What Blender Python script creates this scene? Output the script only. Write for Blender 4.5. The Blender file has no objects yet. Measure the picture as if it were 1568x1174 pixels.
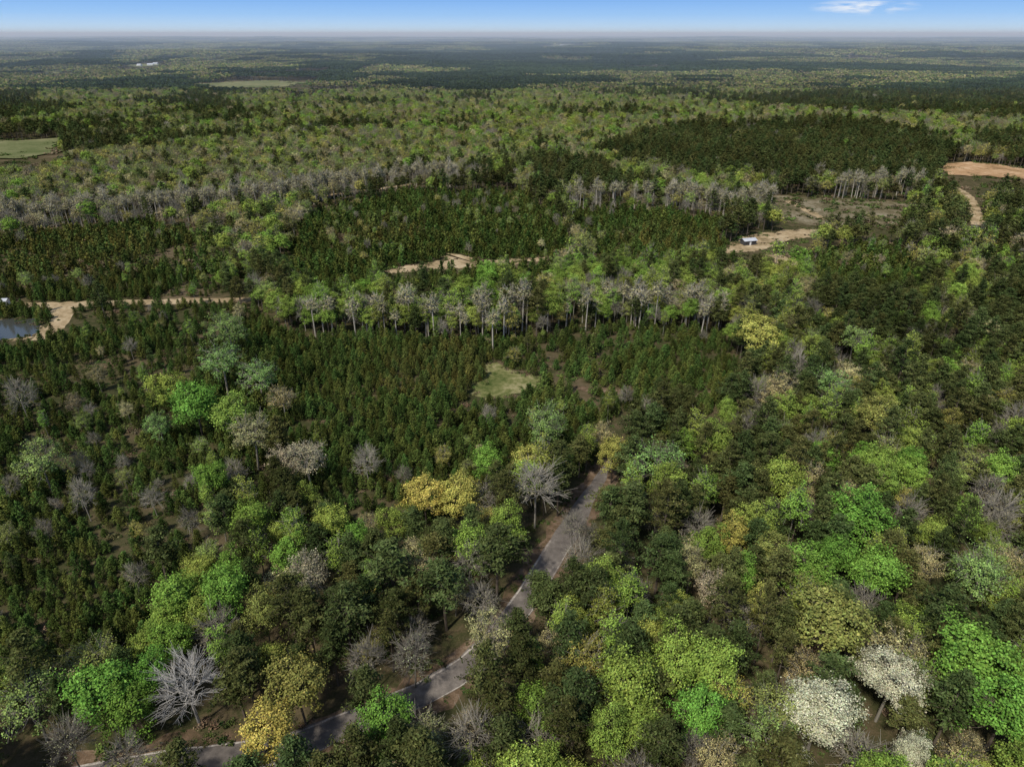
import bpy, bmesh, math, random
import numpy as np
from mathutils import Vector
rng=np.random.default_rng(11); random.seed(5)
scene=bpy.context.scene
scene.view_settings.view_transform='Standard'; scene.view_settings.look='None'; scene.view_settings.exposure=0
# ---------------------------------------------------------------- image-to-ground helper
# drone camera: 100 m above the ground; image pixels projected onto a level plane -> map metres (x east, y north)
H=100.0; F=1045.0; PIT=math.radians(27.1); c_=math.cos(PIT); s_=math.sin(PIT)
def g(u,v,z=0.0):
    a=(u-784)/F; b=(587-v)/F
    t=(H-z)/(s_-b*c_)
    return (t*a, t*(c_+b*s_))
def poly(*p): return np.array([g(*q) for q in p])
YP1=poly((-150,560),(0,535),(200,495),(300,478),(400,470),(440,500),(470,515),(440,600),(420,700),(330,760),(280,820),(230,900),(200,960),(0,985),(-150,990))
YP2=poly((440,520),(560,515),(740,535),(760,560),(715,600),(740,612),(840,612),(960,600),(960,640),(870,670),(760,690),(700,720),(620,745),(520,740),(440,690),(440,600))
YP3=poly((480,330),(620,295),(760,300),(870,330),(870,375),(840,395),(700,385),(600,405),(560,430),(470,430),(420,410))
YP4=poly((-100,370),(0,365),(200,345),(300,350),(360,380),(330,420),(200,450),(0,455),(-100,460))
YP5=poly((740,535),(900,500),(1130,520),(1120,560),(960,595),(840,575),(760,560))
YP6=poly((880,330),(1050,330),(1120,350),(1110,380),(900,385))
YP7=poly((1230,400),(1330,370),(1420,400),(1400,430),(1250,420))
YPS=[YP1,YP2,YP3,YP4,YP5,YP6,YP7]
BELT=poly((480,500),(480,425),(600,420),(850,400),(1000,410),(1300,400),(1350,440),(1130,515),(900,500),(740,530),(560,512))
DARKS=[poly((900,240),(1060,200),(1300,190),(1460,230),(1470,310),(1200,300),(1100,280),(950,270)),
 poly((1050,165),(1568,122),(1700,125),(1700,200),(1300,182)), poly((560,95),(1000,98),(1568,108),(1568,116),(900,112),(600,108)),
 poly((-80,150),(60,150),(90,185),(-80,200)),poly((820,255),(900,262),(1000,330),(880,345),(800,310)),
 poly((110,83),(180,85),(185,110),(120,108))]
GREY=[poly((-100,262),(300,240),(640,215),(640,262),(480,310),(200,335),(-100,345))]
EDGE=[np.array([g(*q) for q in L_]) for L_ in [[(-120,362),(0,352),(200,338),(310,330),(420,322),(500,305),(620,283),(700,285)],[(480,520),(560,512),(740,520),(900,492),(1130,508)],[(880,320),(1050,318),(1120,335),(1190,320),(1300,300),(1400,300)]]]
SCRUB=poly((1180,300),(1400,310),(1380,350),(1240,345),(1190,335))
GRASS=poly((740,556),(765,555),(790,570),(832,580),(820,592),(775,610),(750,612),(715,598),(742,580))
DIRT1=poly((588,414),(640,404),(690,398),(672,388),(695,387),(735,400),(835,394),(855,398),(700,411),(590,419))
DIRT2=poly((1108,380),(1145,362),(1200,352),(1262,350),(1258,360),(1190,374),(1165,386),(1120,387))
DIRT2b=poly((1170,386),(1225,399),(1240,414),(1212,412),(1188,400))
DIRT3=poly((1435,251),(1500,250),(1568,259),(1640,264),(1640,279),(1540,274),(1445,268))
POND=poly((-60,492),(20,488),(55,490),(62,504),(45,516),(0,521),(-60,530))
FIELDS=[poly((-60,218),(90,213),(100,225),(60,245),(-60,245)),poly((300,131),(400,126),(480,127),(440,133),(330,137)),
 poly((60,111),(95,109),(98,114),(70,115)),poly((430,141),(510,136),(525,138),(450,144)),poly((1290,92),(1360,92),(1360,94),(1290,94)),
 poly((840,71),(875,71),(880,73),(840,73)),poly((995,97),(1025,97),(1025,99),(990,99)),poly((200,105),(245,104),(240,107),(200,108)),poly((310,96),(350,96),(350,98.5),(310,98.5))]
def smooth(pts,step=3.0):
    P=[np.array(p) for p in pts]; P=[2*P[0]-P[1]]+P+[2*P[-1]-P[-2]]; o=[]
    for i in range(1,len(P)-2):
        n=max(2,int(np.linalg.norm(P[i+1]-P[i])/step))
        for k in range(n):
            t=k/n
            o.append(0.5*((2*P[i])+(-P[i-1]+P[i+1])*t+(2*P[i-1]-5*P[i]+4*P[i+1]-P[i+2])*t*t+(-P[i-1]+3*P[i]-3*P[i+1]+P[i+2])*t**3))
    o.append(P[-2]); return np.array(o)
ROAD=smooth([g(*q) for q in [(60,1205),(240,1172),(340,1160),(440,1145),(510,1118),(590,1085),(670,1050),(740,1000),(800,925),(850,845),(890,780),(925,722),(942,692),(953,665),(960,640)]])
TRACKS=[(smooth([g(*q) for q in [(1455,285),(1480,300),(1492,320),(1497,345)]]),7),
 (smooth([g(*q) for q in [(1205,308),(1215,312),(1240,325),(1262,336)]]),5),
 (smooth([g(*q) for q in [(-60,470),(0,468),(100,467),(200,464),(300,461),(385,459)]]),6.5),
 (smooth([g(*q) for q in [(66,520),(84,500),(98,485),(92,467)]]),7),
 (smooth([g(*q) for q in [(850,590),(900,596),(960,602)]]),3.5),
 (smooth([g(*q) for q in [(1060,608),(1090,604),(1130,598)]]),3.5),
 (smooth([g(*q) for q in [(500,300),(560,292),(650,280)]]),5)]
def inpoly(x,y,P):
    r=np.zeros(x.shape,bool); n=len(P); j=n-1
    for i in range(n):
        xi,yi=P[i]; xj,yj=P[j]
        cnd=((yi>y)!=(yj>y))
        with np.errstate(divide='ignore',invalid='ignore'):
            xx=(xj-xi)*(y-yi)/(yj-yi+1e-12)+xi
        r^=cnd&(x<xx); j=i
    return r
def near_line(x,y,L,d):
    r=np.zeros(x.shape,bool)
    lo=L.min(0)-d; hi=L.max(0)+d
    m=np.where((x>lo[0])&(x<hi[0])&(y>lo[1])&(y<hi[1]))[0]
    if len(m)==0: return r
    A=L[:-1];B=L[1:]; best=np.full(len(m),1e9)
    for a,b in zip(A,B):
        ab=b-a; t=np.clip(((x[m]-a[0])*ab[0]+(y[m]-a[1])*ab[1])/(ab@ab+1e-9),0,1)
        dd=np.hypot(x[m]-a[0]-t*ab[0],y[m]-a[1]-t*ab[1]); best=np.minimum(best,dd)
    r[m]=best<d; return r
def vnoise(x,y,sc,seed):
    x=x/sc+seed*17.3; y=y/sc-seed*9.7
    xi=np.floor(x).astype(np.int64); yi=np.floor(y).astype(np.int64); fx=x-xi; fy=y-yi
    fx=fx*fx*(3-2*fx); fy=fy*fy*(3-2*fy)
    def h(a,b):
        n=(a*374761393+b*668265263+seed*2147483)&0xffffffff
        n=((n^(n>>13))*1274126177)&0xffffffff
        return ((n^(n>>16))&0xffff)/65535.0
    return (h(xi,yi)*(1-fx)+h(xi+1,yi)*fx)*(1-fy)+(h(xi,yi+1)*(1-fx)+h(xi+1,yi+1)*fx)*fy
def fbm(x,y,sc,seed): return .55*vnoise(x,y,sc,seed)+.3*vnoise(x,y,sc/2.1,seed+1)+.15*vnoise(x,y,sc/4.3,seed+2)
def tz(x,y):
    r=np.hypot(x,y); a=np.clip((r-650)/2500,0,1)
    b=np.clip((r-4000)/8000,0,1)
    return a*(fbm(x,y,900,3)-.45)*44 + b*(fbm(x,y,3500,8)-.3)*75
# ---------------------------------------------------------------- materials
def newmat(n):
    m=bpy.data.materials.new(n); m.use_nodes=True; nt=m.node_tree; nt.nodes.clear(); return m,nt,nt.nodes,nt.links
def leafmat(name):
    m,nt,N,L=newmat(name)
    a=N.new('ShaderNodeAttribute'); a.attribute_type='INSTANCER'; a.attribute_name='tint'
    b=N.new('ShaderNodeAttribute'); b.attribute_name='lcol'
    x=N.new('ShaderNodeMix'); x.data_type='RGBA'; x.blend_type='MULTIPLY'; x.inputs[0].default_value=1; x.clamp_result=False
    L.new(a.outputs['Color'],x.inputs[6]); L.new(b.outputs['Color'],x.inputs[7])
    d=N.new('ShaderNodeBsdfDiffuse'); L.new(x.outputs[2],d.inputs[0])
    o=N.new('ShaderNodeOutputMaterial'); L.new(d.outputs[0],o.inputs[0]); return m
def noisemat(name,stops,scales=(0.05,0.6,4),rough=0.95,bump=0.0,coord='Object'):
    m,nt,N,L=newmat(name)
    g_=N.new('ShaderNodeNewGeometry')
    f=None
    for i,(sc,w) in enumerate(zip(scales,(0.45,0.33,0.22))):
        n=N.new('ShaderNodeTexNoise'); n.inputs['Scale'].default_value=sc; n.inputs['Detail'].default_value=4
        L.new(g_.outputs['Position'],n.inputs['Vector'])
        mu=N.new('ShaderNodeMath'); mu.operation='MULTIPLY_ADD'; mu.inputs[1].default_value=w
        L.new(n.outputs['Fac'],mu.inputs[0])
        if f is None: mu.inputs[2].default_value=0
        else: L.new(f,mu.inputs[2])
        f=mu.outputs[0]
    r=N.new('ShaderNodeValToRGB'); L.new(f,r.inputs[0])
    e=r.color_ramp.elements
    e[0].position=stops[0][0]; e[0].color=(*stops[0][1],1); e[1].position=stops[-1][0]; e[1].color=(*stops[-1][1],1)
    for p,cc in stops[1:-1]:
        k=e.new(p); k.color=(*cc,1)
    b=N.new('ShaderNodeBsdfPrincipled') if rough<.9 else N.new('ShaderNodeBsdfDiffuse')
    if rough<.9: b.inputs['Roughness'].default_value=rough
    L.new(r.outputs[0],b.inputs[0])
    o=N.new('ShaderNodeOutputMaterial'); L.new(b.outputs[0],o.inputs[0])
    if bump:
        bp=N.new('ShaderNodeBump'); bp.inputs['Strength'].default_value=bump; bp.inputs['Distance'].default_value=.3
        L.new(f,bp.inputs['Height']); L.new(bp.outputs[0],b.inputs['Normal'])
    return m
def flatmat(name,col):
    m,nt,N,L=newmat(name); oi=N.new('ShaderNodeObjectInfo'); mr=N.new('ShaderNodeMapRange'); mr.inputs[3].default_value=.7; mr.inputs[4].default_value=1.25
    L.new(oi.outputs['Random'],mr.inputs[0]); vm=N.new('ShaderNodeVectorMath'); vm.operation='SCALE'; vm.inputs[0].default_value=col; L.new(mr.outputs[0],vm.inputs['Scale'])
    d=N.new('ShaderNodeBsdfDiffuse'); L.new(vm.outputs[0],d.inputs[0]); o=N.new('ShaderNodeOutputMaterial'); L.new(d.outputs[0],o.inputs[0]); return m
M_leaf=leafmat('foliage'); 
M_bark=flatmat('bark',(.13,.105,.08))
M_barkl=flatmat('pale_bark',(.25,.225,.18))
M_dead=flatmat('dead_wood',(.32,.30,.265))
M_ground=noisemat('forest_floor',[(.34,(.03,.036,.014)),(.46,(.06,.06,.026)),(.54,(.105,.082,.045)),(.68,(.17,.13,.08))],(.03,.35,2.5),bump=.5)
M_dirt=noisemat('sandy_dirt',[(.38,(.17,.13,.065)),(.5,(.38,.28,.16)),(.62,(.54,.43,.27))],(.09,.5,3))
M_clay=noisemat('orange_clay',[(.38,(.20,.13,.065)),(.5,(.44,.27,.14)),(.62,(.58,.41,.25))],(.05,.3,2))
M_grass=noisemat('dry_grass',[(.38,(.06,.085,.022)),(.5,(.17,.17,.062)),(.62,(.35,.30,.16))],(.09,.6,4))
M_scrub=noisemat('brush_ground',[(.38,(.06,.065,.027)),(.5,(.16,.13,.075)),(.62,(.29,.25,.17))],(.06,.4,3))
M_field=noisemat('field',[(.38,(.10,.12,.045)),(.5,(.17,.175,.08)),(.62,(.25,.23,.12))],(.012,.06,.5))
M_should=noisemat('road_shoulder',[(.36,(.06,.055,.025)),(.5,(.15,.10,.063)),(.64,(.31,.23,.155))],(.08,.7,4),bump=.3)
M_asph=noisemat('weathered_road_surface',[(.36,(.11,.095,.083)),(.5,(.17,.148,.128)),(.64,(.27,.235,.2))],(.12,.9,6))
M_line=noisemat('pale_road_edge',[(.45,(.24,.2,.17)),(.56,(.52,.47,.4))],(.15,.9,6))
M_roof=noisemat('metal_roof',[(.4,(.45,.46,.48)),(.6,(.6,.61,.62))],(.3,1,5),rough=.4)
M_wall=noisemat('shed_wall',[(.4,(.05,.05,.055)),(.6,(.09,.085,.08))],(.3,1,5))
M_white=noisemat('white_siding',[(.4,(.6,.6,.58)),(.6,(.75,.75,.73))],(.3,1,5))
M_glass=noisemat('dark_window',[(.4,(.02,.02,.025)),(.6,(.03,.03,.035))],(.3,1,5),rough=.1)
m,nt,N,L=newmat('pond_water'); b=N.new('ShaderNodeBsdfPrincipled'); b.inputs['Base Color'].default_value=(.06,.063,.055,1); b.inputs['Roughness'].default_value=.12
n=N.new('ShaderNodeTexNoise'); n.inputs['Scale'].default_value=1.2; bp=N.new('ShaderNodeBump'); bp.inputs['Strength'].default_value=.05
L.new(n.outputs[0],bp.inputs['Height']); L.new(bp.outputs[0],b.inputs['Normal']); o=N.new('ShaderNodeOutputMaterial'); L.new(b.outputs[0],o.inputs[0]); M_water=m
# ---------------------------------------------------------------- mesh helpers
class Geo:
    def __init__(s): s.v=[];s.f=[];s.n=0;s.mi=[];s.col=[]
    def add(s,V,Fc,mi,col):
        V=np.asarray(V,float); s.v.append(V); s.f+= [tuple(int(i)+s.n for i in q) for q in Fc]; s.mi+=[mi]*len(Fc)
        s.col.append(np.asarray(col,float)); s.n+=len(V)
    def tube(s,p0,p1,r0,r1,k=4):
        p0=np.array(p0,float);p1=np.array(p1,float);d=p1-p0;l=np.linalg.norm(d)+1e-9;d/=l
        a=np.cross(d,[.31,.87,.12]);a/=np.linalg.norm(a)+1e-9;b=np.cross(d,a)
        an=np.arange(k)*2*math.pi/k
        ring=np.cos(an)[:,None]*a+np.sin(an)[:,None]*b
        V=np.vstack([p0+ring*r0,p1+ring*r1])
        s.add(V,[(i,(i+1)%k,k+(i+1)%k,k+i) for i in range(k)],0,np.ones((2*k,3)))
    def limb(s,p0,p1,r0,r1,k=4,n=3,w=.08):
        p0=np.array(p0,float);p1=np.array(p1,float);l=np.linalg.norm(p1-p0);q=p0;r=r0
        for i in range(1,n+1):
            t=i/n; p=p0+(p1-p0)*t
            if i<n: p=p+rng.normal(size=3)*l*w+np.array([0,0,-.06*l])*math.sin(t*3.1)
            rr=r0+(r1-r0)*t; s.tube(q,p,r,rr,k); q=p;r=rr
    def leaves(s,C,size,asp=.7,up=.4,col=None,jit=.35,hue=.08,cen=None,out=1.1):
        C=np.asarray(C,float); n=len(C)
        Nn=rng.normal(size=(n,3))
        if cen is not None:
            D=C-cen; D/=np.linalg.norm(D,axis=1)[:,None]+1e-6; Nn=Nn*.6+D*out; Nn[:,2]+=up*.5
        else: Nn[:,2]=abs(Nn[:,2])+up
        Nn/=np.linalg.norm(Nn,axis=1)[:,None]
        A=np.cross(Nn,rng.normal(size=(n,3))); A/=np.linalg.norm(A,axis=1)[:,None]; B=np.cross(Nn,A)
        sz=(size*(.65+.7*rng.random(n)))[:,None]
        V=np.stack([C+A*sz,C+B*sz*asp,C-A*sz,C-B*sz*asp],1).reshape(-1,3)
        if col is None: col=np.ones((n,3))
        cc=col*(1+jit*(rng.random((n,1))*2-1))*(1+hue*(rng.random((n,3))*2-1))
        s.add(V,np.arange(4*n).reshape(n,4),1,np.repeat(cc,4,0))
    def mesh(s,name,mats):
        me=bpy.data.meshes.new(name); me.from_pydata(np.vstack(s.v).tolist(),[],s.f)
        for m in mats: me.materials.append(m)
        me.polygons.foreach_set('material_index',s.mi)
        a=me.attributes.new('lcol','FLOAT_COLOR','POINT'); cc=np.vstack(s.col); cc=np.hstack([cc,np.ones((len(cc),1))])
        a.data.foreach_set('color',cc.ravel().astype(np.float32)); me.update(); return me
def fib(n):
    i=np.arange(n)+.5; ph=np.arccos(1-2*i/n); th=math.pi*(1+5**.5)*i+rng.random()*6
    return np.stack([np.cos(th)*np.sin(ph),np.sin(th)*np.sin(ph),np.cos(ph)],1)
def broad(name,h=14.5,R=4.6,rz=4.6,ntip=110,lpt=48,cr=.85,ls=.24,bark=None,twigs=0,tw=.03,lowcut=-.55,prim=10,tr=.24,lod=False,tl=.75,wig=.08):
    G=Geo(); zc=h-rz; ph=rng.random(8)*6
    if lod: lpt=lpt*.28; ls=ls*1.75; twigs=min(twigs,2)
    d=fib(int(ntip*1.3)); d+=rng.normal(size=d.shape)*.13; d/=np.linalg.norm(d,axis=1)[:,None]; d=d[d[:,2]>lowcut]
    lump=1+.22*np.sin(3*d[:,0]+ph[0])*np.cos(2.5*d[:,1]+ph[1])+.2*np.sin(5*d[:,0]*d[:,1]+4*d[:,2]+ph[2])+.13*rng.normal(size=len(d))
    r=(.55+.45*rng.random(len(d))**.6)*lump
    T=np.stack([d[:,0]*R*r,d[:,1]*R*r,zc+d[:,2]*rz*r],1)
    pd=fib(prim+3); pd=pd[pd[:,2]>-.7][:prim]
    Pp=np.stack([pd[:,0]*R*.5,pd[:,1]*R*.5,zc+pd[:,2]*rz*.5],1)
    top=np.array([rng.normal()*.4,rng.normal()*.4,zc+.35*rz])
    mid=np.array([rng.normal()*.3,rng.normal()*.3,zc-rz*.55])
    G.tube((0,0,-.5),mid,tr,tr*.72,4 if lod else 6); G.tube(mid,top,tr*.72,tr*.3,4)
    for P in Pp:
        t=np.clip((P[2]-rz*.45-mid[2])/(top[2]-mid[2]),0,1); b0=mid+(top-mid)*t
        G.limb(b0,P,tr*.42,tr*.22,3 if lod else 4,1 if lod else 3,wig)
    LC=[];CC=[]
    for P in T:
        q=Pp[np.argmin(((Pp-P)**2).sum(1))]
        if not lod or lpt<8: G.limb(q,P,tr*.2,tw,3,1 if lod else 2,wig)
        for k in range(twigs):
            e=P+(P-np.array([0,0,zc-rz*.6]))/np.linalg.norm(P-np.array([0,0,zc]))*.5+rng.normal(size=3)*tl
            b0=q+(P-q)*rng.uniform(.3,1); G.tube(b0,e,tw*1.1*(1.6 if lod else 1),tw*.5,3)
        if lpt>0:
            n=int(lpt*rng.uniform(.5,1.4)+rng.random()); X=rng.normal(size=(n,3))*cr*np.array([.62,.62,.42])*rng.uniform(.8,1.25)
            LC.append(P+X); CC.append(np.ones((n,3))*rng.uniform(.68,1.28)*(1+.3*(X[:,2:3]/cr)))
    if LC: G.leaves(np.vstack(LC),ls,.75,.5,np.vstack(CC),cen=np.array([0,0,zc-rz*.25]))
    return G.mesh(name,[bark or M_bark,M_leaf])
def pine(name,h=17,R=2.7,base=.45,lv=11,npb=6,lod=False):
    G=Geo(); lean=rng.normal(size=2)*.4
    def ax(z): return np.array([lean[0]*z/h,lean[1]*z/h,z])
    G.tube((0,0,-.5),ax(h*.5),.21,.15,4 if lod else 6); G.tube(ax(h*.5),ax(h-.3),.15,.04,4)
    LC=[];CC=[]
    for i in range(lv):
        t=i/(lv-1); z=h*(base+(1-base)*t*.97)
        prof=(.55+.55*math.sin(math.pi*min(1,.25+t*.8)))*(1-t**3*.75)
        nb=npb-int(t*2); a0=rng.random()*6
        for k in range(nb):
            if rng.random()<.17: continue
            a=a0+k*2*math.pi/nb+rng.normal()*.3; l=R*prof*rng.uniform(.55,1.25)
            p0=ax(z); e=p0+np.array([math.cos(a)*l,math.sin(a)*l,l*(.12+.5*t)+rng.normal()*.2])
            if not lod: G.limb(p0,e,.05*(1.2-t),.02,3,2,.05)
            for f_ in (.45,.72,1.0):
                if l*f_<.35 and f_<1: continue
                P=p0+(e-p0)*f_; n=int((7 if lod else 28)*rng.uniform(.6,1.3)+rng.random()); X=rng.normal(size=(n,3))*np.array([.36,.36,.2])
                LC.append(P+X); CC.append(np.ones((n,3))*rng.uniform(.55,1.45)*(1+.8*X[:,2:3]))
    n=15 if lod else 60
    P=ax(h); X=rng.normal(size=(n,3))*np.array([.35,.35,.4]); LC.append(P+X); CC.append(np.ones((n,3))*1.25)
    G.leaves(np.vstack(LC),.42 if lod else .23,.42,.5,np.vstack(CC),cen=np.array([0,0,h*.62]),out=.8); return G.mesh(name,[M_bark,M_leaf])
def ypine(name,h=4.2,R=1.25,lod=False):
    G=Geo(); G.tube((0,0,-.2),(0,0,h),.06,.015,4); LC=[];CC=[]
    for i in range(9):
        t=i/8; z=.35+t*(h-.5); l0=R*(1-t)**.75+.15; nb=7-int(t*3); a0=rng.random()*6
        for k in range(nb):
            a=a0+k*6.283/nb+rng.normal()*.2; l=l0*rng.uniform(.75,1.2); e=np.array([math.cos(a)*l,math.sin(a)*l,z+l*.45])
            if not lod: G.tube((0,0,z),e,.02,.008,3)
            for f_ in (.5,.95):
                n=2 if lod else 9
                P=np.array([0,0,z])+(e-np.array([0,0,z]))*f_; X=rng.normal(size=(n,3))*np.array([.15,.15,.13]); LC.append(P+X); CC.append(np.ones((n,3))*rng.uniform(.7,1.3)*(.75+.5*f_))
    n=6 if lod else 22
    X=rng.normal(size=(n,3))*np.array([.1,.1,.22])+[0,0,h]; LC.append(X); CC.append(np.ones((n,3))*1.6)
    G.leaves(np.vstack(LC),.33 if lod else .17,.45,.4,np.vstack(CC),cen=np.array([0,0,h*.3]),out=.7); return G.mesh(name,[M_bark,M_leaf])
def shrub(name,lod=False):
    G=Geo(); LC=[];CC=[]; n=18 if lod else 50
    for k in range(rng.integers(4,8)):
        p=np.array([rng.normal()*1.3,rng.normal()*1.3,0]); r=rng.uniform(.5,1.1); 
        if not lod:
            for j in range(4): G.tube(p,p+rng.normal(size=3)*r*.5+[0,0,r*1.2],.025,.01,3)
        X=rng.normal(size=(n,3))*np.array([.45,.45,.4])*r; X[:,2]=abs(X[:,2])+.2; LC.append(p+X)
        CC.append(np.ones((n,3))*rng.uniform(.6,1.35)*np.array([1+rng.normal()*.12,1,1]))
    G.leaves(np.vstack(LC),.32 if lod else .18,.6,.4,np.vstack(CC)); return G.mesh(name,[M_bark,M_leaf])
protos={}; lib=bpy.data.collections.new('tree_library')
order=[]
def reg(k,me):
    protos.setdefault(k,[]).append(len(order)); order.append(me)
for lod,sfx in ((False,''),(True,'_far')):
    for i in range(7): reg('pine'+sfx,pine('pine'+sfx,rng.uniform(14.5,18.5),rng.uniform(2.1,3.2),rng.uniform(.38,.58),int(rng.integers(9,12)),lod=lod))
    for i in range(5): reg('yp'+sfx,ypine('young_pine'+sfx,rng.uniform(3.4,5.0),rng.uniform(1.0,1.45),lod=lod))
    for i in range(6): reg('full'+sfx,broad('broadleaf'+sfx,rng.uniform(13.5,15.5),4.5,rng.uniform(4.2,5.4),int(rng.uniform(90,125)),70,.85,.175,lod=lod))
    for i in range(6): reg('sparse'+sfx,broad('budding'+sfx,rng.uniform(13,15.5),4.4,rng.uniform(4.2,5.2),int(rng.uniform(80,105)),46,.75,.15,M_barkl,2,.03,lod=lod))
    for i in range(4): reg('bare'+sfx,broad('bare'+sfx,rng.uniform(12.5,15),3.9,rng.uniform(4.4,5.4),90,5,.8,.12,M_barkl,6,.035,tr=.2,lod=lod))
    for i in range(4): reg('shrub'+sfx,shrub('shrub'+sfx,lod))
    for i in range(4): reg('slim'+sfx,broad('slim'+sfx,rng.uniform(14,17),2.3,rng.uniform(4.5,5.5),60,42,.75,.17,M_barkl,2,.035,tr=.16,prim=7,lod=lod))
for i in range(3): reg('blos',broad('blossom',14.5,4.5,rng.uniform(4.2,4.8),110,150,.8,.115,M_barkl,0))
for i in range(2): reg('dead',broad('dead',13.5,4.2,5.0,95,0,.8,.12,M_dead,9,.026,tr=.26,prim=13,tl=.6,wig=.16))
M_pole=flatmat('pale_trunk',(.40,.36,.29))  # even pale bark colour for the slim treeline trunks
for i in range(4): reg('pole',broad('pole',rng.uniform(15,18),2.0,rng.uniform(3,4.2),34,7,.6,.3,M_pole,3,.045,tr=.27,prim=6))
for i,me in enumerate(order):
    o=bpy.data.objects.new('p%03d'%i,me); lib.objects.link(o)
# distant stands
lib2=bpy.data.collections.new('stand_library'); PS=80.0
HC=np.array([(.22,.21,.07),(.15,.19,.05),(.10,.145,.038),(.21,.175,.09),(.145,.13,.08),(.32,.30,.12),(.035,.05,.022)])
pk={'hard':[], 'pinep':[]}
for i in range(7):
    G=Geo(); hard=i<4; n=190 if hard else 260
    X=(rng.random((n,2))-.5)*PS
    for p in X:
        if hard: col=HC[rng.choice(7,p=[.2,.18,.17,.11,.09,.07,.18])]*rng.uniform(.75,1.25); R=rng.uniform(2.6,4.6); hh=rng.uniform(10,15)
        else: col=np.array((.042,.06,.027))*rng.uniform(.75,1.3); R=rng.uniform(1.8,2.8); hh=rng.uniform(12,16)
        m_=30; Y=rng.normal(size=(m_,3)); Y/=np.linalg.norm(Y,axis=1)[:,None]; Y*=rng.uniform(.6,1.05,(m_,1)); Y[:,2]=np.abs(Y[:,2])*1.1-.25
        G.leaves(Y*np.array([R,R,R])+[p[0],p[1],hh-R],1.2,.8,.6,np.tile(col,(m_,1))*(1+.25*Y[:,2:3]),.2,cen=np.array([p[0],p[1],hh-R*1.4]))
        if rng.random()<.4: G.tube((p[0],p[1],-4),(p[0],p[1],hh-R*.5),.22,.15,3)
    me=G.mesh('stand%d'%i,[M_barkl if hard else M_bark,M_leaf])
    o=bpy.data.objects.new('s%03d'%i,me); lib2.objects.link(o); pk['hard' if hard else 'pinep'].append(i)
# ---------------------------------------------------------------- scatter machinery
def scatter(name,xyz,rotz,scl,tint,idx,coll):
    me=bpy.data.meshes.new(name); me.from_pydata(np.asarray(xyz).tolist(),[],[]); n=len(xyz)
    a=me.attributes.new('rot','FLOAT_VECTOR','POINT'); R=np.zeros((n,3),np.float32); R[:,2]=rotz; a.data.foreach_set('vector',R.ravel())
    a=me.attributes.new('scl','FLOAT_VECTOR','POINT'); a.data.foreach_set('vector',np.asarray(scl,np.float32).ravel())
    a=me.attributes.new('tint','FLOAT_COLOR','POINT'); a.data.foreach_set('color',np.hstack([tint,np.ones((n,1))]).astype(np.float32).ravel())
    a=me.attributes.new('idx','INT','POINT'); a.data.foreach_set('value',np.asarray(idx,np.int32))
    ob=bpy.data.objects.new(name,me); scene.collection.objects.link(ob)
    ng=bpy.data.node_groups.new(name+'_gn','GeometryNodeTree')
    ng.interface.new_socket('Geometry',in_out='INPUT',socket_type='NodeSocketGeometry'); ng.interface.new_socket('Geometry',in_out='OUTPUT',socket_type='NodeSocketGeometry')
    N=ng.nodes;L=ng.links; gi=N.new('NodeGroupInput');go=N.new('NodeGroupOutput'); ip=N.new('GeometryNodeInstanceOnPoints'); ci=N.new('GeometryNodeCollectionInfo')
    ci.inputs['Collection'].default_value=coll; ci.inputs['Separate Children'].default_value=True; ci.inputs['Reset Children'].default_value=True
    def na(nm,t):
        q=N.new('GeometryNodeInputNamedAttribute'); q.data_type=t; q.inputs['Name'].default_value=nm; return q.outputs['Attribute']
    e2r=N.new('FunctionNodeEulerToRotation'); L.new(na('rot','FLOAT_VECTOR'),e2r.inputs[0])
    L.new(gi.outputs[0],ip.inputs['Points']); L.new(ci.outputs[0],ip.inputs['Instance']); ip.inputs['Pick Instance'].default_value=True
    L.new(na('idx','INT'),ip.inputs['Instance Index']); L.new(e2r.outputs[0],ip.inputs['Rotation']); L.new(na('scl','FLOAT_VECTOR'),ip.inputs['Scale'])
    L.new(ip.outputs[0],go.inputs[0]); md=ob.modifiers.new('scatter','NODES'); md.node_group=ng; return ob
def jgrid(y0,y1,sp,jit=.42):
    xm=y1*.86+80; X,Y=np.meshgrid(np.arange(-xm,xm,sp),np.arange(y0,y1,sp)); X=X.ravel();Y=Y.ravel()
    X=X+rng.uniform(-jit,jit,X.shape)*sp; Y=Y+rng.uniform(-jit,jit,Y.shape)*sp
    k=np.abs(X)<Y*.80+45; return X[k],Y[k]
CLEAR=[GRASS,DIRT1,DIRT2,DIRT2b,DIRT3,POND]+FIELDS
def blocked(x,y,h):
    r=np.zeros(x.shape,bool)
    for P in CLEAR:
        for f_ in (0,.33,.66,1): r|=inpoly(x*(1+f_*h/(H-h)),y*(1+f_*h/(H-h)),P)
    for P in [SCRUB]: r|=inpoly(x,y,P)|inpoly(x*1.08,y*1.08,P)
    for Lr,w in TRACKS:
        for f_ in (0,.4,.8) if h>8 else (0,): r|=near_line(x*(1+f_*h/(H-h)),y*(1+f_*h/(H-h)),Lr,w*.5+1)
    r|=near_line(x,y,ROAD,4.1 if h>8 else 3.4)
    if h>8:
        for f_ in (.35,.7): r|=near_line(x*(1+f_*h/(H-h)),y*(1+f_*h/(H-h)),ROAD[:-10],2.9)&((vnoise(x,y,16,71)>.38)|(y>115))
    return r
def wob(x,y,a=16):
    return x+(fbm(x,y,38,101)-.5)*a*2, y+(fbm(x,y,38,111)-.5)*a*2
def inyp(x,y):
    xw,yw=wob(x,y,np.clip(y*.045,6,24))
    r=np.zeros(x.shape,bool)
    for P in YPS:
        for f_ in (1,1.08,1.15): r|=inpoly(xw*f_,yw*f_,P)
    return r
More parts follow.
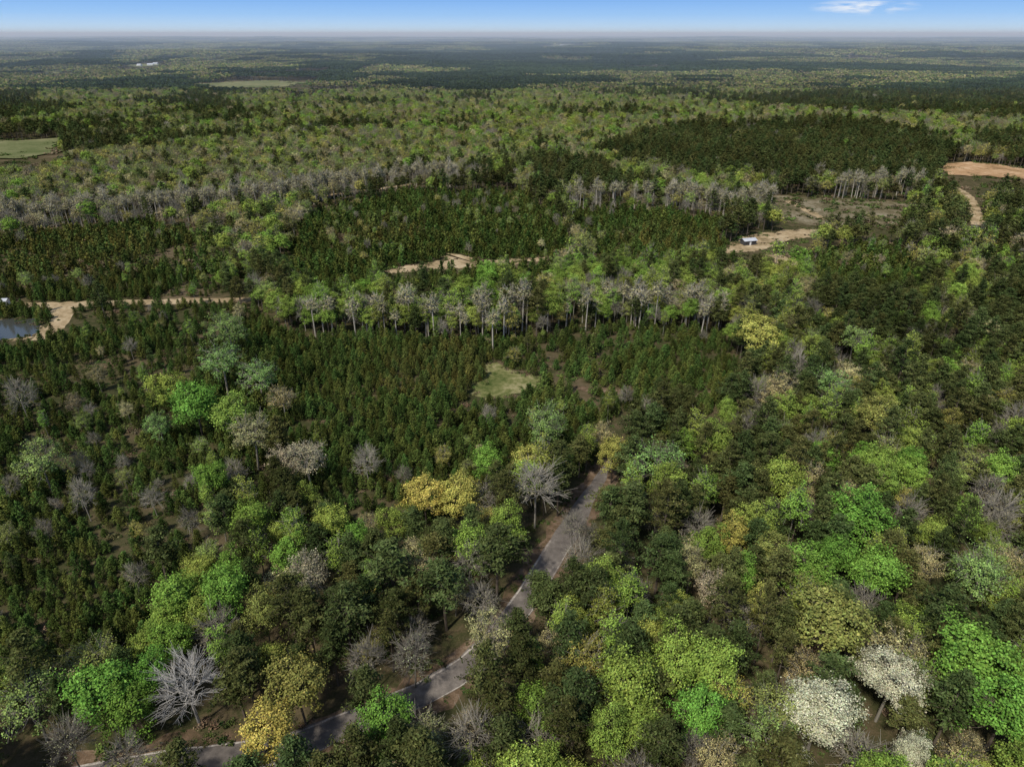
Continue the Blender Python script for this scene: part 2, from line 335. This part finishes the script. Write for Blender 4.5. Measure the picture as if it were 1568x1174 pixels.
# ---------------------------------------------------------------- individual trees placed by image pixel coordinates
HT="""1255,1088,105,W 1365,1035,92,W 1490,1020,115,B 1540,1085,110,B 1270,960,110,O 1375,985,80,T 1185,1110,90,P 1075,1075,75,B 1235,880,80,B 1310,795,80,B 1285,840,60,B 1345,870,75,B 1200,745,70,G 1395,700,45,B 1140,870,45,B 1095,890,50,V 1125,810,50,Y 1185,835,60,O 1165,920,50,Y 1400,1140,55,W 1480,1140,60,T 1500,880,80,P 1555,850,50,T 1340,640,60,O 1270,590,60,P 1160,520,65,Y 1225,1165,38,W 1240,1015,60,T 835,1160,60,G 930,1110,70,G 1005,715,75,P 1115,625,30,G 940,685,50,Y 810,695,45,Y 745,695,45,B 835,655,60,P 650,755,62,Y 705,755,62,Y 750,955,70,T 820,750,70,N 880,795,50,N 720,845,50,N 470,870,70,V 345,905,80,B 350,855,50,B 440,835,50,B 505,795,60,G 545,815,45,B 260,970,60,B 150,1050,90,B 40,1065,90,P 285,1040,88,D 455,1040,90,O 410,1110,80,Y 590,1090,80,B 645,1115,75,T 230,1020,60,B 400,920,60,O 435,700,50,V 100,1120,60,N 190,1145,60,N 630,985,70,N 560,995,60,N 255,590,50,G 340,560,60,P 350,510,50,P 300,625,70,B 355,640,60,G 240,640,40,P 320,720,50,B 395,570,50,P 430,600,40,T 60,700,60,P 385,665,60,T 120,740,40,N 470,700,60,V 560,690,40,N 30,600,50,N 1250,670,40,N 1075,790,50,N 1400,770,50,N 1520,740,50,N 1450,640,40,O 1160,590,45,N 1220,560,45,N 1150,640,45,N 1190,600,50,T 1205,575,40,N 1175,620,40,N 1310,520,45,P 1250,545,40,G 1420,850,50,T 1480,780,45,G 1355,730,45,G 1060,850,50,T 1290,740,45,T 1490,560,40,T 1430,560,35,G 970,780,60,Q 1010,850,60,Q 905,905,60,Q 870,985,60,Q 960,1000,60,Q 1040,960,60,Q 680,900,70,Q 600,880,70,Q 760,850,60,Q 530,950,60,Q 880,1080,60,Q 1010,1140,60,Q 770,1130,60,Q 1130,990,60,Q 1440,950,60,Q 240,840,50,Q 560,1060,55,Q 450,1175,55,Q 1325,910,60,N 1460,1180,60,G 975,655,45,Q 1000,640,45,Q 925,655,35,T"""
KIND={'W':('blossoming_tree','blos',(.44,.45,.29)),'B':('broadleaf_tree','full',(.15,.275,.045)),'O':('broadleaf_tree','full',(.21,.21,.055)),
 'T':('budding_tree','sparse',(.31,.275,.12)),'P':('broadleaf_tree','sparse',(.20,.29,.08)),'G':('broadleaf_tree','full',(.20,.27,.05)),'D':('dead_tree','dead',(.3,.3,.3)),
 'V':('blossoming_tree','sparse',(.40,.33,.20)),'Y':('yellow_blossoming_tree','full',(.38,.345,.08)),'N':('bare_tree','bare',(.3,.28,.15)),'Q':('pine_tree','pine',(.062,.08,.026))}
hx=[];hr=[]
for q in HT.split():
    u,v,d,k=q.split(','); u=float(u);v=float(v);d=float(d)
    x,y=g(u,v,10.5); t=y*c_+(H-10.5)*s_; D=t*d/F; nm,pc,tn=KIND[k]
    me=order[random.choice(protos[pc])]; ob=bpy.data.objects.new(nm,me); scene.collection.objects.link(ob)
    s=D/(2*{'full':4.7,'blos':4.7,'dead':4.4,'sparse':4.5,'bare':4.3,'pine':2.6}[pc]); sz=min(1.2,max(.85,s)) if pc!='pine' else 1.0
    ob.location=(x,y,0); ob.rotation_euler=(0,0,rng.random()*6.28); ob.scale=(s,s*rng.uniform(.88,1.12),sz)
    f_=rng.uniform(.82,1.15); ob['tint']=[tn[0]*f_*rng.uniform(.88,1.12),tn[1]*f_,tn[2]*f_,1.0]
    hx.append((x,y)); hr.append(D*.5)
hx=np.array(hx);hr=np.array(hr)
def heroclear(x,y,k=.72,add=.8):
    r=np.zeros(x.shape,bool)
    for (a,b),R in zip(hx,hr): 
        r|=((x-a)**2+(y-b)**2)<(R*k+add)**2
        r|=((x-a*.965)**2+(y-b*.965)**2)<(R*.6)**2
    return r
# ---------------------------------------------------------------- species maps
def tints(cls,n,x,y):
    T=np.zeros((n,3)); r=rng.random
    b=(.7+.6*r(n))[:,None]
    if cls=='pine': T[:]=(.064,.082,.026); T*=b; T[:,0]*=.85+.45*r(n); T*=(.72+.56*vnoise(x,y,45,57))[:,None]
    if cls=='yp': T[:]=(.064,.094,.022); T*=(.55+.9*r(n))[:,None]; T[:,0]*=.8+.55*r(n); T*=(.65+.62*fbm(x,y,30,55))[:,None]; k=vnoise(x,y,55,58)>.72; T[k]*=(1.2,1,1.1)
    if cls in('full','slim'):
        k=np.clip(vnoise(x,y,30,41)*.6+r(n)*.7-.15,0,1)[:,None]; T=(1-k)*np.array((.145,.265,.042))+k*np.array((.245,.26,.055)); T*=b
    if cls=='sparse':
        C=np.array([(.31,.285,.07),(.29,.25,.11),(.20,.225,.06),(.26,.21,.115),(.44,.40,.18),(.21,.28,.065)]); T=C[rng.choice(6,n,p=[.25,.14,.25,.09,.06,.21])]*b
    if cls=='bare' or cls=='pole': T[:]=(.26,.24,.12)
    if cls=='shrub':
        C=np.array([(.075,.10,.03),(.115,.11,.048),(.165,.125,.078),(.09,.14,.035)]); T=C[rng.choice(4,n,p=[.33,.25,.23,.19])]*b
    return T
classes=['pine','full','sparse','bare','slim']
acc={k+f:[] for k in ['pine','full','sparse','bare','slim','yp','shrub','pole'] for f in ('','_far')}
protos['pole_far']=protos['pole']
for (y0,y1,sp) in [(36,300,4.8),(300,720,5.6),(720,1350,7.6)]:
    sfx='' if y0<300 else '_far'
    x,y=jgrid(y0,y1,sp)
    ed=near_line(x,y,EDGE[0],11)|near_line(x,y,EDGE[2],7)
    k=~(blocked(x,y,15.5)|inyp(x,y)|heroclear(x,y)|ed); x=x[k];y=y[k]; n=len(x)
    xw,yw=wob(x,y,np.clip(y*.05,5,40))
    pr=np.tile(np.array([.14,.22,.49,.07,.08]),(n,1))
    nb=fbm(x,y,150,5); nc=fbm(x,y,60,9)
    pr[nb>.62]=[.8,.05,.1,.03,.02]
    pr[(nb<.40)]=[.07,.2,.6,.08,.05]
    near=(y<300)|((x>60)&(y<420))
    rightside=near&(x>-5+.12*y); left=near&~rightside
    pr[rightside]=[.64,.12,.13,.07,.04]; pr[left]=[.52,.17,.15,.07,.09]
    m=near&(nc>.57); pr[m]=[.38,.23,.22,.08,.09]
    m=inpoly(x,y,BELT); pr[m]=[.22,.36,.14,.04,.24]
    for P in DARKS: pr[inpoly(xw,yw,P)]=[.93,.01,.03,.03,0]
    for P in GREY: pr[inpoly(xw,yw,P)]=[.08,.12,.64,.14,.02]
    for E,pe in zip(EDGE,([.06,.02,.32,.56,.04],[.22,.2,.18,.16,.24],[.3,.06,.22,.38,.04])): pr[near_line(x,y,E,20)]=pe
    cs=pr.cumsum(1); u=rng.random(n)[:,None]*cs[:,-1:]; ch=(u>cs).sum(1)
    keep=(rng.random(n)<.92)|(ch==0)
    for i,cn in enumerate(classes):
        mk=(ch==i)&keep; xx=x[mk];yy=y[mk]; nn=len(xx)
        big=1.0 if sp<5 else (1.08 if sp<6 else 1.22)
        s=rng.uniform(.6,1.12,nn)*big
        if cn in('sparse','full','bare'): s*=.84
        szz=s*rng.uniform(.85,1.15,nn); 
        if cn=='pine': s=rng.uniform(.75,1.32,nn)*big; szz=rng.uniform(.62,1.08,nn)
        else: szz=np.clip(szz,.62,1.1)
        acc[cn+sfx].append((xx,yy,s,szz,tints(cn,nn,xx,yy)))
# exposed pale trunks along the cut edges of the hardwood stands
for E,n in ((EDGE[0],420),(EDGE[2],130),(EDGE[1],60)):
    seg=np.linalg.norm(np.diff(E,axis=0),axis=1); cum=np.concatenate([[0],seg.cumsum()]); q=rng.random(n)*cum[-1]; i=np.clip(np.searchsorted(cum,q)-1,0,len(seg)-1)
    p=E[i]+(E[i+1]-E[i])*((q-cum[i])/seg[i])[:,None]+rng.normal(size=(n,2))*np.array([3,5]); x=p[:,0];y=p[:,1]; k=~blocked(x,y,15); x=x[k];y=y[k]; s=rng.uniform(.8,1.15,len(x))
    acc['pole'].append((x,y,s,s*rng.uniform(.85,1.1,len(x)),tints('pole',len(x),x,y)))
# young pines
for (y0,y1,sp) in [(60,300,2.2),(300,760,3.0)]:
    sfx='' if y0<200 else '_far'
    x,y=jgrid(y0,y1,sp,.46); k=inyp(x,y)&~blocked(x,y,4)&~heroclear(x,y,.3,.2); x=x[k];y=y[k]
    nz=fbm(x,y,26,21); th=np.where(x<-80,.54,.64)+np.where(inpoly(x,y,YP5),-.12,0)
    k=((nz<th)&(rng.random(len(x))<.95))|(rng.random(len(x))<.33); x=x[k];y=y[k]; n=len(x); s=rng.uniform(.5,1.28,n)*(.65+.7*fbm(x,y,28,77))*(1.0 if sp<2.5 else 1.3)
    acc['yp'+sfx].append((x,y,s,s*rng.uniform(.8,1.3,n),tints('yp',n,x,y)))
    x,y=jgrid(y0,y1,11); k=inyp(x,y)&~blocked(x,y,9)&~heroclear(x,y,.8,1)&(fbm(x,y,40,33)>.5); x=x[k];y=y[k]; ch=rng.random(len(x))
    for cn,lo,hi in (('bare',0,.28),('slim',.28,.6),('sparse',.6,.82),('pine',.82,1)):
        mk=(ch>=lo)&(ch<hi); xx=x[mk];yy=y[mk];nn=len(xx); s=rng.uniform(.28,.58,nn); acc[cn+sfx].append((xx,yy,s,s*1.1,tints(cn,nn,xx,yy)))
# shrubs / understorey
for (y0,y1,sp) in [(36,300,3.8),(300,620,6)]:
    x,y=jgrid(y0,y1,sp); yp_=inyp(x,y); b=blocked(x,y,2)&~inpoly(x,y,SCRUB); 
    k=~b&(rng.random(len(x))<np.where(yp_,.75,.5)); x=x[k];y=y[k]; n=len(x); s=rng.uniform(.5,1.15,n)*(1 if sp<4 else 1.5); acc['shrub'+('' if y0<200 else '_far')].append((x,y,s,s*.9,tints('shrub',n,x,y)))
# weeds creeping over the road verges and ragged margins of the clearings
tt=rng.integers(0,len(ROAD),170); a_=rng.choice([-1,1],170)*rng.uniform(2.9,4.6,170); dR=np.gradient(ROAD,axis=0); dR/=np.linalg.norm(dR,axis=1)[:,None]
xx=ROAD[tt,0]-dR[tt,1]*a_; yy=ROAD[tt,1]+dR[tt,0]*a_; s=rng.uniform(.2,.5,170); acc['shrub'].append((xx,yy,s,s,tints('shrub',170,xx,yy)))
for P,sd_,lo,hi,dn in [(GRASS,1.3,.15,.5,1.3),(DIRT1,2.2,.25,.7,.8),(DIRT2,2.5,.25,.8,.8),(DIRT2b,1.5,.25,.7,.8),(DIRT3,5,.6,1.6,.35),(POND,2,.3,.8,.5),(SCRUB,5,.5,1.2,.5)]+[(P,12,1.5,3.5,.12) for P in FIELDS[:4]]:
    Q=np.vstack([P,P[:1]]); seg=np.linalg.norm(np.diff(Q,axis=0),axis=1); cum=np.concatenate([[0],seg.cumsum()]); n=int(cum[-1]*dn); q=rng.random(n)*cum[-1]; i=np.clip(np.searchsorted(cum,q)-1,0,len(seg)-1)
    p=Q[i]+(Q[i+1]-Q[i])*((q-cum[i])/seg[i])[:,None]+rng.normal(size=(n,2))*sd_; s=rng.uniform(lo,hi,n); acc['shrub_far'].append((p[:,0],p[:,1],s,s*.8,tints('shrub',n,p[:,0],p[:,1])))
names={'pine':'pine_forest','full':'broadleaf_forest','sparse':'budding_forest','bare':'bare_tree_forest','slim':'sapling_forest','pole':'bare_trunk_treeline','yp':'young_pine_plantation','shrub':'undergrowth'}
for cn in names:
    X=[];Y=[];S=[];Z=[];T=[];I=[]
    for sfx in ('','_far'):
        for l in acc[cn+sfx]:
            X.append(l[0]);Y.append(l[1]);S.append(l[2]);Z.append(l[3]);T.append(l[4]);I.append(rng.choice(protos[cn+sfx],len(l[0])))
    x,y,s,sz,I=[np.concatenate(q) for q in (X,Y,S,Z,I)]; T=np.vstack(T); n=len(x)
    scatter(names[cn],np.stack([x,y,tz(x,y)],1),rng.random(n)*6.28,np.stack([s,s,sz],1),T,I,lib)
# distant forest
pts=[]
for (y0,y1,sp,sc) in [(1340,3200,74,1.0),(3200,7000,112,1.5),(7000,15000,190,2.6)]:
    x,y=jgrid(y0,y1,sp,.2); k=np.ones(len(x),bool)
    for P in FIELDS:
        for f_ in (1,1.06,1.13):
            for dx in (-30,30): k&=~inpoly((x+dx)*f_,y*f_,P)
    k&=~((fbm(x,y,420,61)>.77)); x=x[k];y=y[k]; n=len(x); pt=(fbm(x,y*.6,520,13)>.59)|(rng.random(n)<.08)
    for P in DARKS: pt|=inpoly(x,y,P)
    idx=np.where(pt,rng.choice(pk['pinep'],n),rng.choice(pk['hard'],n))
    T=(rng.uniform(.72,1.25,n)*(.7+.6*vnoise(x,y,600,91)))[:,None]*np.ones((n,3))
    pts.append((np.stack([x,y,tz(x,y)-1],1),rng.choice(4,n)*math.pi/2+rng.normal(size=n)*.2,np.stack([np.full(n,sc)]*2+[np.full(n,min(sc,1.25))],1),T,idx))
A=[np.concatenate([p[i] for p in pts]) for i in range(5)]
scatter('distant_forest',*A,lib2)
# ---------------------------------------------------------------- ground
ys=np.concatenate([np.linspace(-400,700,12),np.geomspace(760,60000,150)]); G=[];Fc=[]
nx=121
for j,yv in enumerate(ys):
    w=max(900,abs(yv)*1.6)
    for i in range(nx):
        G.append((-w+2*w*i/(nx-1),yv,0))
G=np.array(G); G[:,2]=tz(G[:,0],G[:,1]); G[:,2]=np.where(np.hypot(G[:,0],G[:,1])<650,0,G[:,2])
for j in range(len(ys)-1):
    for i in range(nx-1): a=j*nx+i; Fc.append((a,a+1,a+nx+1,a+nx))
me=bpy.data.meshes.new('ground'); me.from_pydata(G.tolist(),[],Fc); me.materials.append(M_ground); me.polygons.foreach_set('use_smooth',[True]*len(Fc)); me.update()
ob=bpy.data.objects.new('ground',me); scene.collection.objects.link(ob)
def sheet(name,P,mat,z,jit=.8,step=2.5,drape=False):
    pts=[]
    for i in range(len(P)):
        a=P[i];b=P[(i+1)%len(P)]; n=max(1,int(np.linalg.norm(b-a)/step))
        for k in range(n):
            q=a+(b-a)*k/n+rng.normal(size=2)*jit; pts.append(q)
    bm=bmesh.new(); vs=[bm.verts.new((q[0],q[1],(float(tz(np.array([q[0]]),np.array([q[1]]))[0]) if drape else 0)+z)) for q in pts]
    f=bm.faces.new(vs); bmesh.ops.triangulate(bm,faces=[f]); bm.normal_update()
    if bm.faces[:][0].normal.z<0: bmesh.ops.reverse_faces(bm,faces=bm.faces[:])
    me=bpy.data.meshes.new(name); bm.to_mesh(me); me.materials.append(mat); ob=bpy.data.objects.new(name,me); scene.collection.objects.link(ob); return ob
def ribbon(name,Ln,w,mat,z,off=0,jit=0.0,taper=False):
    d=np.gradient(Ln,axis=0); d/=np.linalg.norm(d,axis=1)[:,None]; nrm=np.stack([-d[:,1],d[:,0]],1); n=len(Ln)
    j1=rng.normal(size=n)*jit; j2=rng.normal(size=n)*jit; ww=np.full(n,float(w))
    if taper: ww*=np.clip((n-1-np.arange(n))/12,.12,1)
    Lf=Ln+nrm*(off+ww/2+j1)[:,None]; Rt=Ln+nrm*(off-ww/2+j2)[:,None]
    V=[(p[0],p[1],z) for p in Lf]+[(p[0],p[1],z) for p in Rt]; Fq=[(n+i,n+i+1,i+1,i) for i in range(n-1)]
    me=bpy.data.meshes.new(name); me.from_pydata(V,[],Fq); me.materials.append(mat); me.update(); ob=bpy.data.objects.new(name,me); scene.collection.objects.link(ob); return ob
sheet('grass_clearing',GRASS,M_grass,.04,1.1,2.0); sheet('dirt_clearing',DIRT1,M_dirt,.05,1.6,3.5); sheet('dirt_clearing',DIRT2,M_dirt,.05,1.8,3.5); sheet('dirt_clearing',DIRT2b,M_dirt,.06,1.1)
sheet('brush_clearing',SCRUB,M_scrub,.04,2.0,5); sheet('clay_clearing',DIRT3,M_clay,.6,3.5,8,True)
sheet('pond_bank',POND*1.0+np.array([1.2,-1.0]),M_dirt,.03,1.0); sheet('pond',POND,M_water,.06,.9)
for P in FIELDS: sheet('field',P,M_field,1.0,9,25,True)
ribbon('road_shoulder',ROAD,8.8,M_should,.02,0,.8,True); ribbon('road',ROAD[:-4],5.3,M_asph,.05,0,.18,True)
ribbon('road_edge_line',ROAD[:-18],.32,M_line,.056,2.35,.05); ribbon('road_edge_line',ROAD[:-18],.18,M_line,.056,-2.35,.05)
for Lr,w in TRACKS: ribbon('dirt_track',Lr,w,M_should if w==3.5 else M_dirt,.08 if w!=7 else .09,0,.6)
# ---------------------------------------------------------------- buildings
def part(name,V,Fq,mat,par):
    me=bpy.data.meshes.new(name); me.from_pydata(V,[],Fq); me.materials.append(mat); me.update(); o=bpy.data.objects.new(name,me); scene.collection.objects.link(o); o.parent=par; return o
def box(name,x0,x1,y0,y1,z0,z1,mat,par):
    return part(name,[(x0,y0,z0),(x1,y0,z0),(x1,y1,z0),(x0,y1,z0),(x0,y0,z1),(x1,y0,z1),(x1,y1,z1),(x0,y1,z1)],[(0,3,2,1),(4,5,6,7),(0,1,5,4),(1,2,6,5),(2,3,7,6),(3,0,4,7)],mat,par)
def building(name,u,v,w,d,h,rh,rot,mw,mr,doors=True,base=None):
    x,y=g(u,v); z=float(tz(np.array([x]),np.array([y]))[0]); e=bpy.data.objects.new(name,None); scene.collection.objects.link(e); e.location=(x,y,z); e.rotation_euler=(0,0,rot)
    part('walls',[(-w/2,-d/2,0),(w/2,-d/2,0),(w/2,d/2,0),(-w/2,d/2,0),(-w/2,-d/2,h),(w/2,-d/2,h),(w/2,d/2,h),(-w/2,d/2,h),(-w/2,0,h+rh-.05),(w/2,0,h+rh-.05)],
      [(0,1,5,4),(2,3,7,6),(3,0,4,8,7),(1,2,6,9,5)],mw,e)
    o_=.45; t=.12
    for sgn,nm in((-1,'roof_front'),(1,'roof_back')):
        a=(-w/2-o_,sgn*(d/2+o_),h-o_*rh/(d/2)); b=(w/2+o_,sgn*(d/2+o_),a[2]); c=(w/2+o_,0,h+rh); dd=(-w/2-o_,0,h+rh)
        V=[a,b,c,dd]+[(q[0],q[1],q[2]+t) for q in (a,b,c,dd)]
        part(nm,V,[(0,1,2,3),(7,6,5,4),(0,4,5,1),(1,5,6,2),(3,2,6,7),(0,3,7,4)],mr,e)
    if doors:
        box('door',-.5,.5,-d/2-.06,-d/2-.003,0,2.05,M_white if mw is M_wall else M_wall,e)
        for k in(-1,1): box('window',k*w*.3-.5,k*w*.3+.5,-d/2-.05,-d/2-.003,1.0,1.9,M_glass,e)
    return e
building('metal_roof_shed',1145,374,7,4.5,2.5,.8,.25,M_wall,M_roof)
building('utility_shed',6,467,4,3,2.2,.6,.1,M_white,M_roof)
for u,v,w,d in [(1005,98,28,10),(1018,98.4,20,10),(860,72.3,34,14),(232,106,18,10),(215,106.5,14,10),(240,105,14,10)]:
    building('farm_building',u,v,w,d,4,2.5,rng.uniform(-.3,.3),M_white,M_roof,True)
# ---------------------------------------------------------------- real air: thin homogeneous haze layer over the far country
V=[(x,y,z) for z in (-80,135) for (x,y) in ((-60000,950),(60000,950),(60000,58000),(-60000,58000))]
me=bpy.data.meshes.new('haze'); me.from_pydata(V,[],[(0,3,2,1),(4,5,6,7),(0,1,5,4),(1,2,6,5),(2,3,7,6),(3,0,4,7)]); me.update()
m,nt,N,L=newmat('haze_air'); vs=N.new('ShaderNodeVolumeScatter'); vs.inputs['Color'].default_value=(.72,.86,1,1); vs.inputs['Density'].default_value=1.2e-4; vs.inputs['Anisotropy'].default_value=0
o=N.new('ShaderNodeOutputMaterial'); L.new(vs.outputs[0],o.inputs['Volume']); me.materials.append(m); ob=bpy.data.objects.new('haze',me); scene.collection.objects.link(ob)
# ---------------------------------------------------------------- light, sky, camera
sun_el=math.radians(52); sun_az=math.radians(215)   # compass azimuth, clockwise from +Y
sd=np.array([math.sin(sun_az)*math.cos(sun_el),math.cos(sun_az)*math.cos(sun_el),math.sin(sun_el)])
ld=bpy.data.lights.new('sun','SUN'); ld.energy=3.5; ld.angle=math.radians(3.0); ld.color=(1,.95,.86); lo=bpy.data.objects.new('sun',ld); scene.collection.objects.link(lo)
lo.rotation_euler=Vector(sd.tolist()).to_track_quat('Z','Y').to_euler()
w=bpy.data.worlds.new('World'); scene.world=w; w.use_nodes=True; N=w.node_tree.nodes; L=w.node_tree.links; N.clear()
sk=N.new('ShaderNodeTexSky'); sk.sky_type='NISHITA'; sk.sun_disc=False; sk.sun_elevation=sun_el; sk.sun_rotation=sun_az; sk.altitude=100
tc=N.new('ShaderNodeTexCoord'); sx=N.new('ShaderNodeSeparateXYZ'); L.new(tc.outputs['Generated'],sx.inputs[0])
rp=N.new('ShaderNodeValToRGB'); mr=N.new('ShaderNodeMapRange'); mr.inputs[1].default_value=0; mr.inputs[2].default_value=.06; L.new(sx.outputs[2],mr.inputs[0]); L.new(mr.outputs[0],rp.inputs[0])
K=1/.13
e=rp.color_ramp.elements; e[0].position=0; e[0].color=(.60,.78,.94,1); e[1].position=1; e[1].color=(.11,.33,.84,1); k=e.new(.35); k.color=(.34,.58,.92,1)
# one small wisp of cloud low in the north-east
cv=N.new('ShaderNodeVectorMath'); cv.operation='SUBTRACT'; cv.inputs[1].default_value=(.41,.912,.028); L.new(tc.outputs['Generated'],cv.inputs[0])
c2=N.new('ShaderNodeVectorMath'); c2.operation='MULTIPLY'; c2.inputs[1].default_value=(1/.05,1/.2,1/.0085); L.new(cv.outputs[0],c2.inputs[0])
c3=N.new('ShaderNodeVectorMath'); c3.operation='LENGTH'; L.new(c2.outputs[0],c3.inputs[0])
c4=N.new('ShaderNodeMapRange'); c4.inputs[1].default_value=1.15; c4.inputs[2].default_value=.3; c4.inputs[3].default_value=0; c4.inputs[4].default_value=1; L.new(c3.outputs['Value'],c4.inputs[0])
cm=N.new('ShaderNodeMapping'); cm.inputs['Scale'].default_value=(45,45,260); L.new(tc.outputs['Generated'],cm.inputs[0]); cn=N.new('ShaderNodeTexNoise'); cn.inputs['Scale'].default_value=1.0; cn.inputs['Detail'].default_value=6; L.new(cm.outputs[0],cn.inputs[0])
cr=N.new('ShaderNodeMapRange'); cr.inputs[1].default_value=.40; cr.inputs[2].default_value=.62; cr.inputs[4].default_value=.9; L.new(cn.outputs[0],cr.inputs[0])
c5=N.new('ShaderNodeMath'); c5.operation='MULTIPLY'; L.new(c4.outputs[0],c5.inputs[0]); L.new(cr.outputs[0],c5.inputs[1])
mx=N.new('ShaderNodeMix'); mx.data_type='RGBA'; L.new(c5.outputs[0],mx.inputs[0]); L.new(rp.outputs[0],mx.inputs[6]); mx.inputs[7].default_value=(.8,.86,.95,1)
sc=N.new('ShaderNodeVectorMath'); sc.operation='SCALE'; sc.inputs['Scale'].default_value=K; L.new(mx.outputs[2],sc.inputs[0])
bl=N.new('ShaderNodeMapRange'); bl.inputs[1].default_value=.08; bl.inputs[2].default_value=.35; L.new(sx.outputs[2],bl.inputs[0])
m2=N.new('ShaderNodeMix'); m2.data_type='RGBA'; L.new(bl.outputs[0],m2.inputs[0]); L.new(sc.outputs[0],m2.inputs[6]); L.new(sk.outputs[0],m2.inputs[7])
bg=N.new('ShaderNodeBackground'); bg.inputs[1].default_value=.13; o=N.new('ShaderNodeOutputWorld'); L.new(m2.outputs[2],bg.inputs[0]); L.new(bg.outputs[0],o.inputs[0])
cd=bpy.data.cameras.new('camera'); cd.lens=24; cd.sensor_width=36; cd.clip_end=200000; cd.clip_start=.5; co=bpy.data.objects.new('camera',cd); scene.collection.objects.link(co)
co.location=(0,0,H); co.rotation_euler=(math.radians(90-27.1),0,0); scene.camera=co
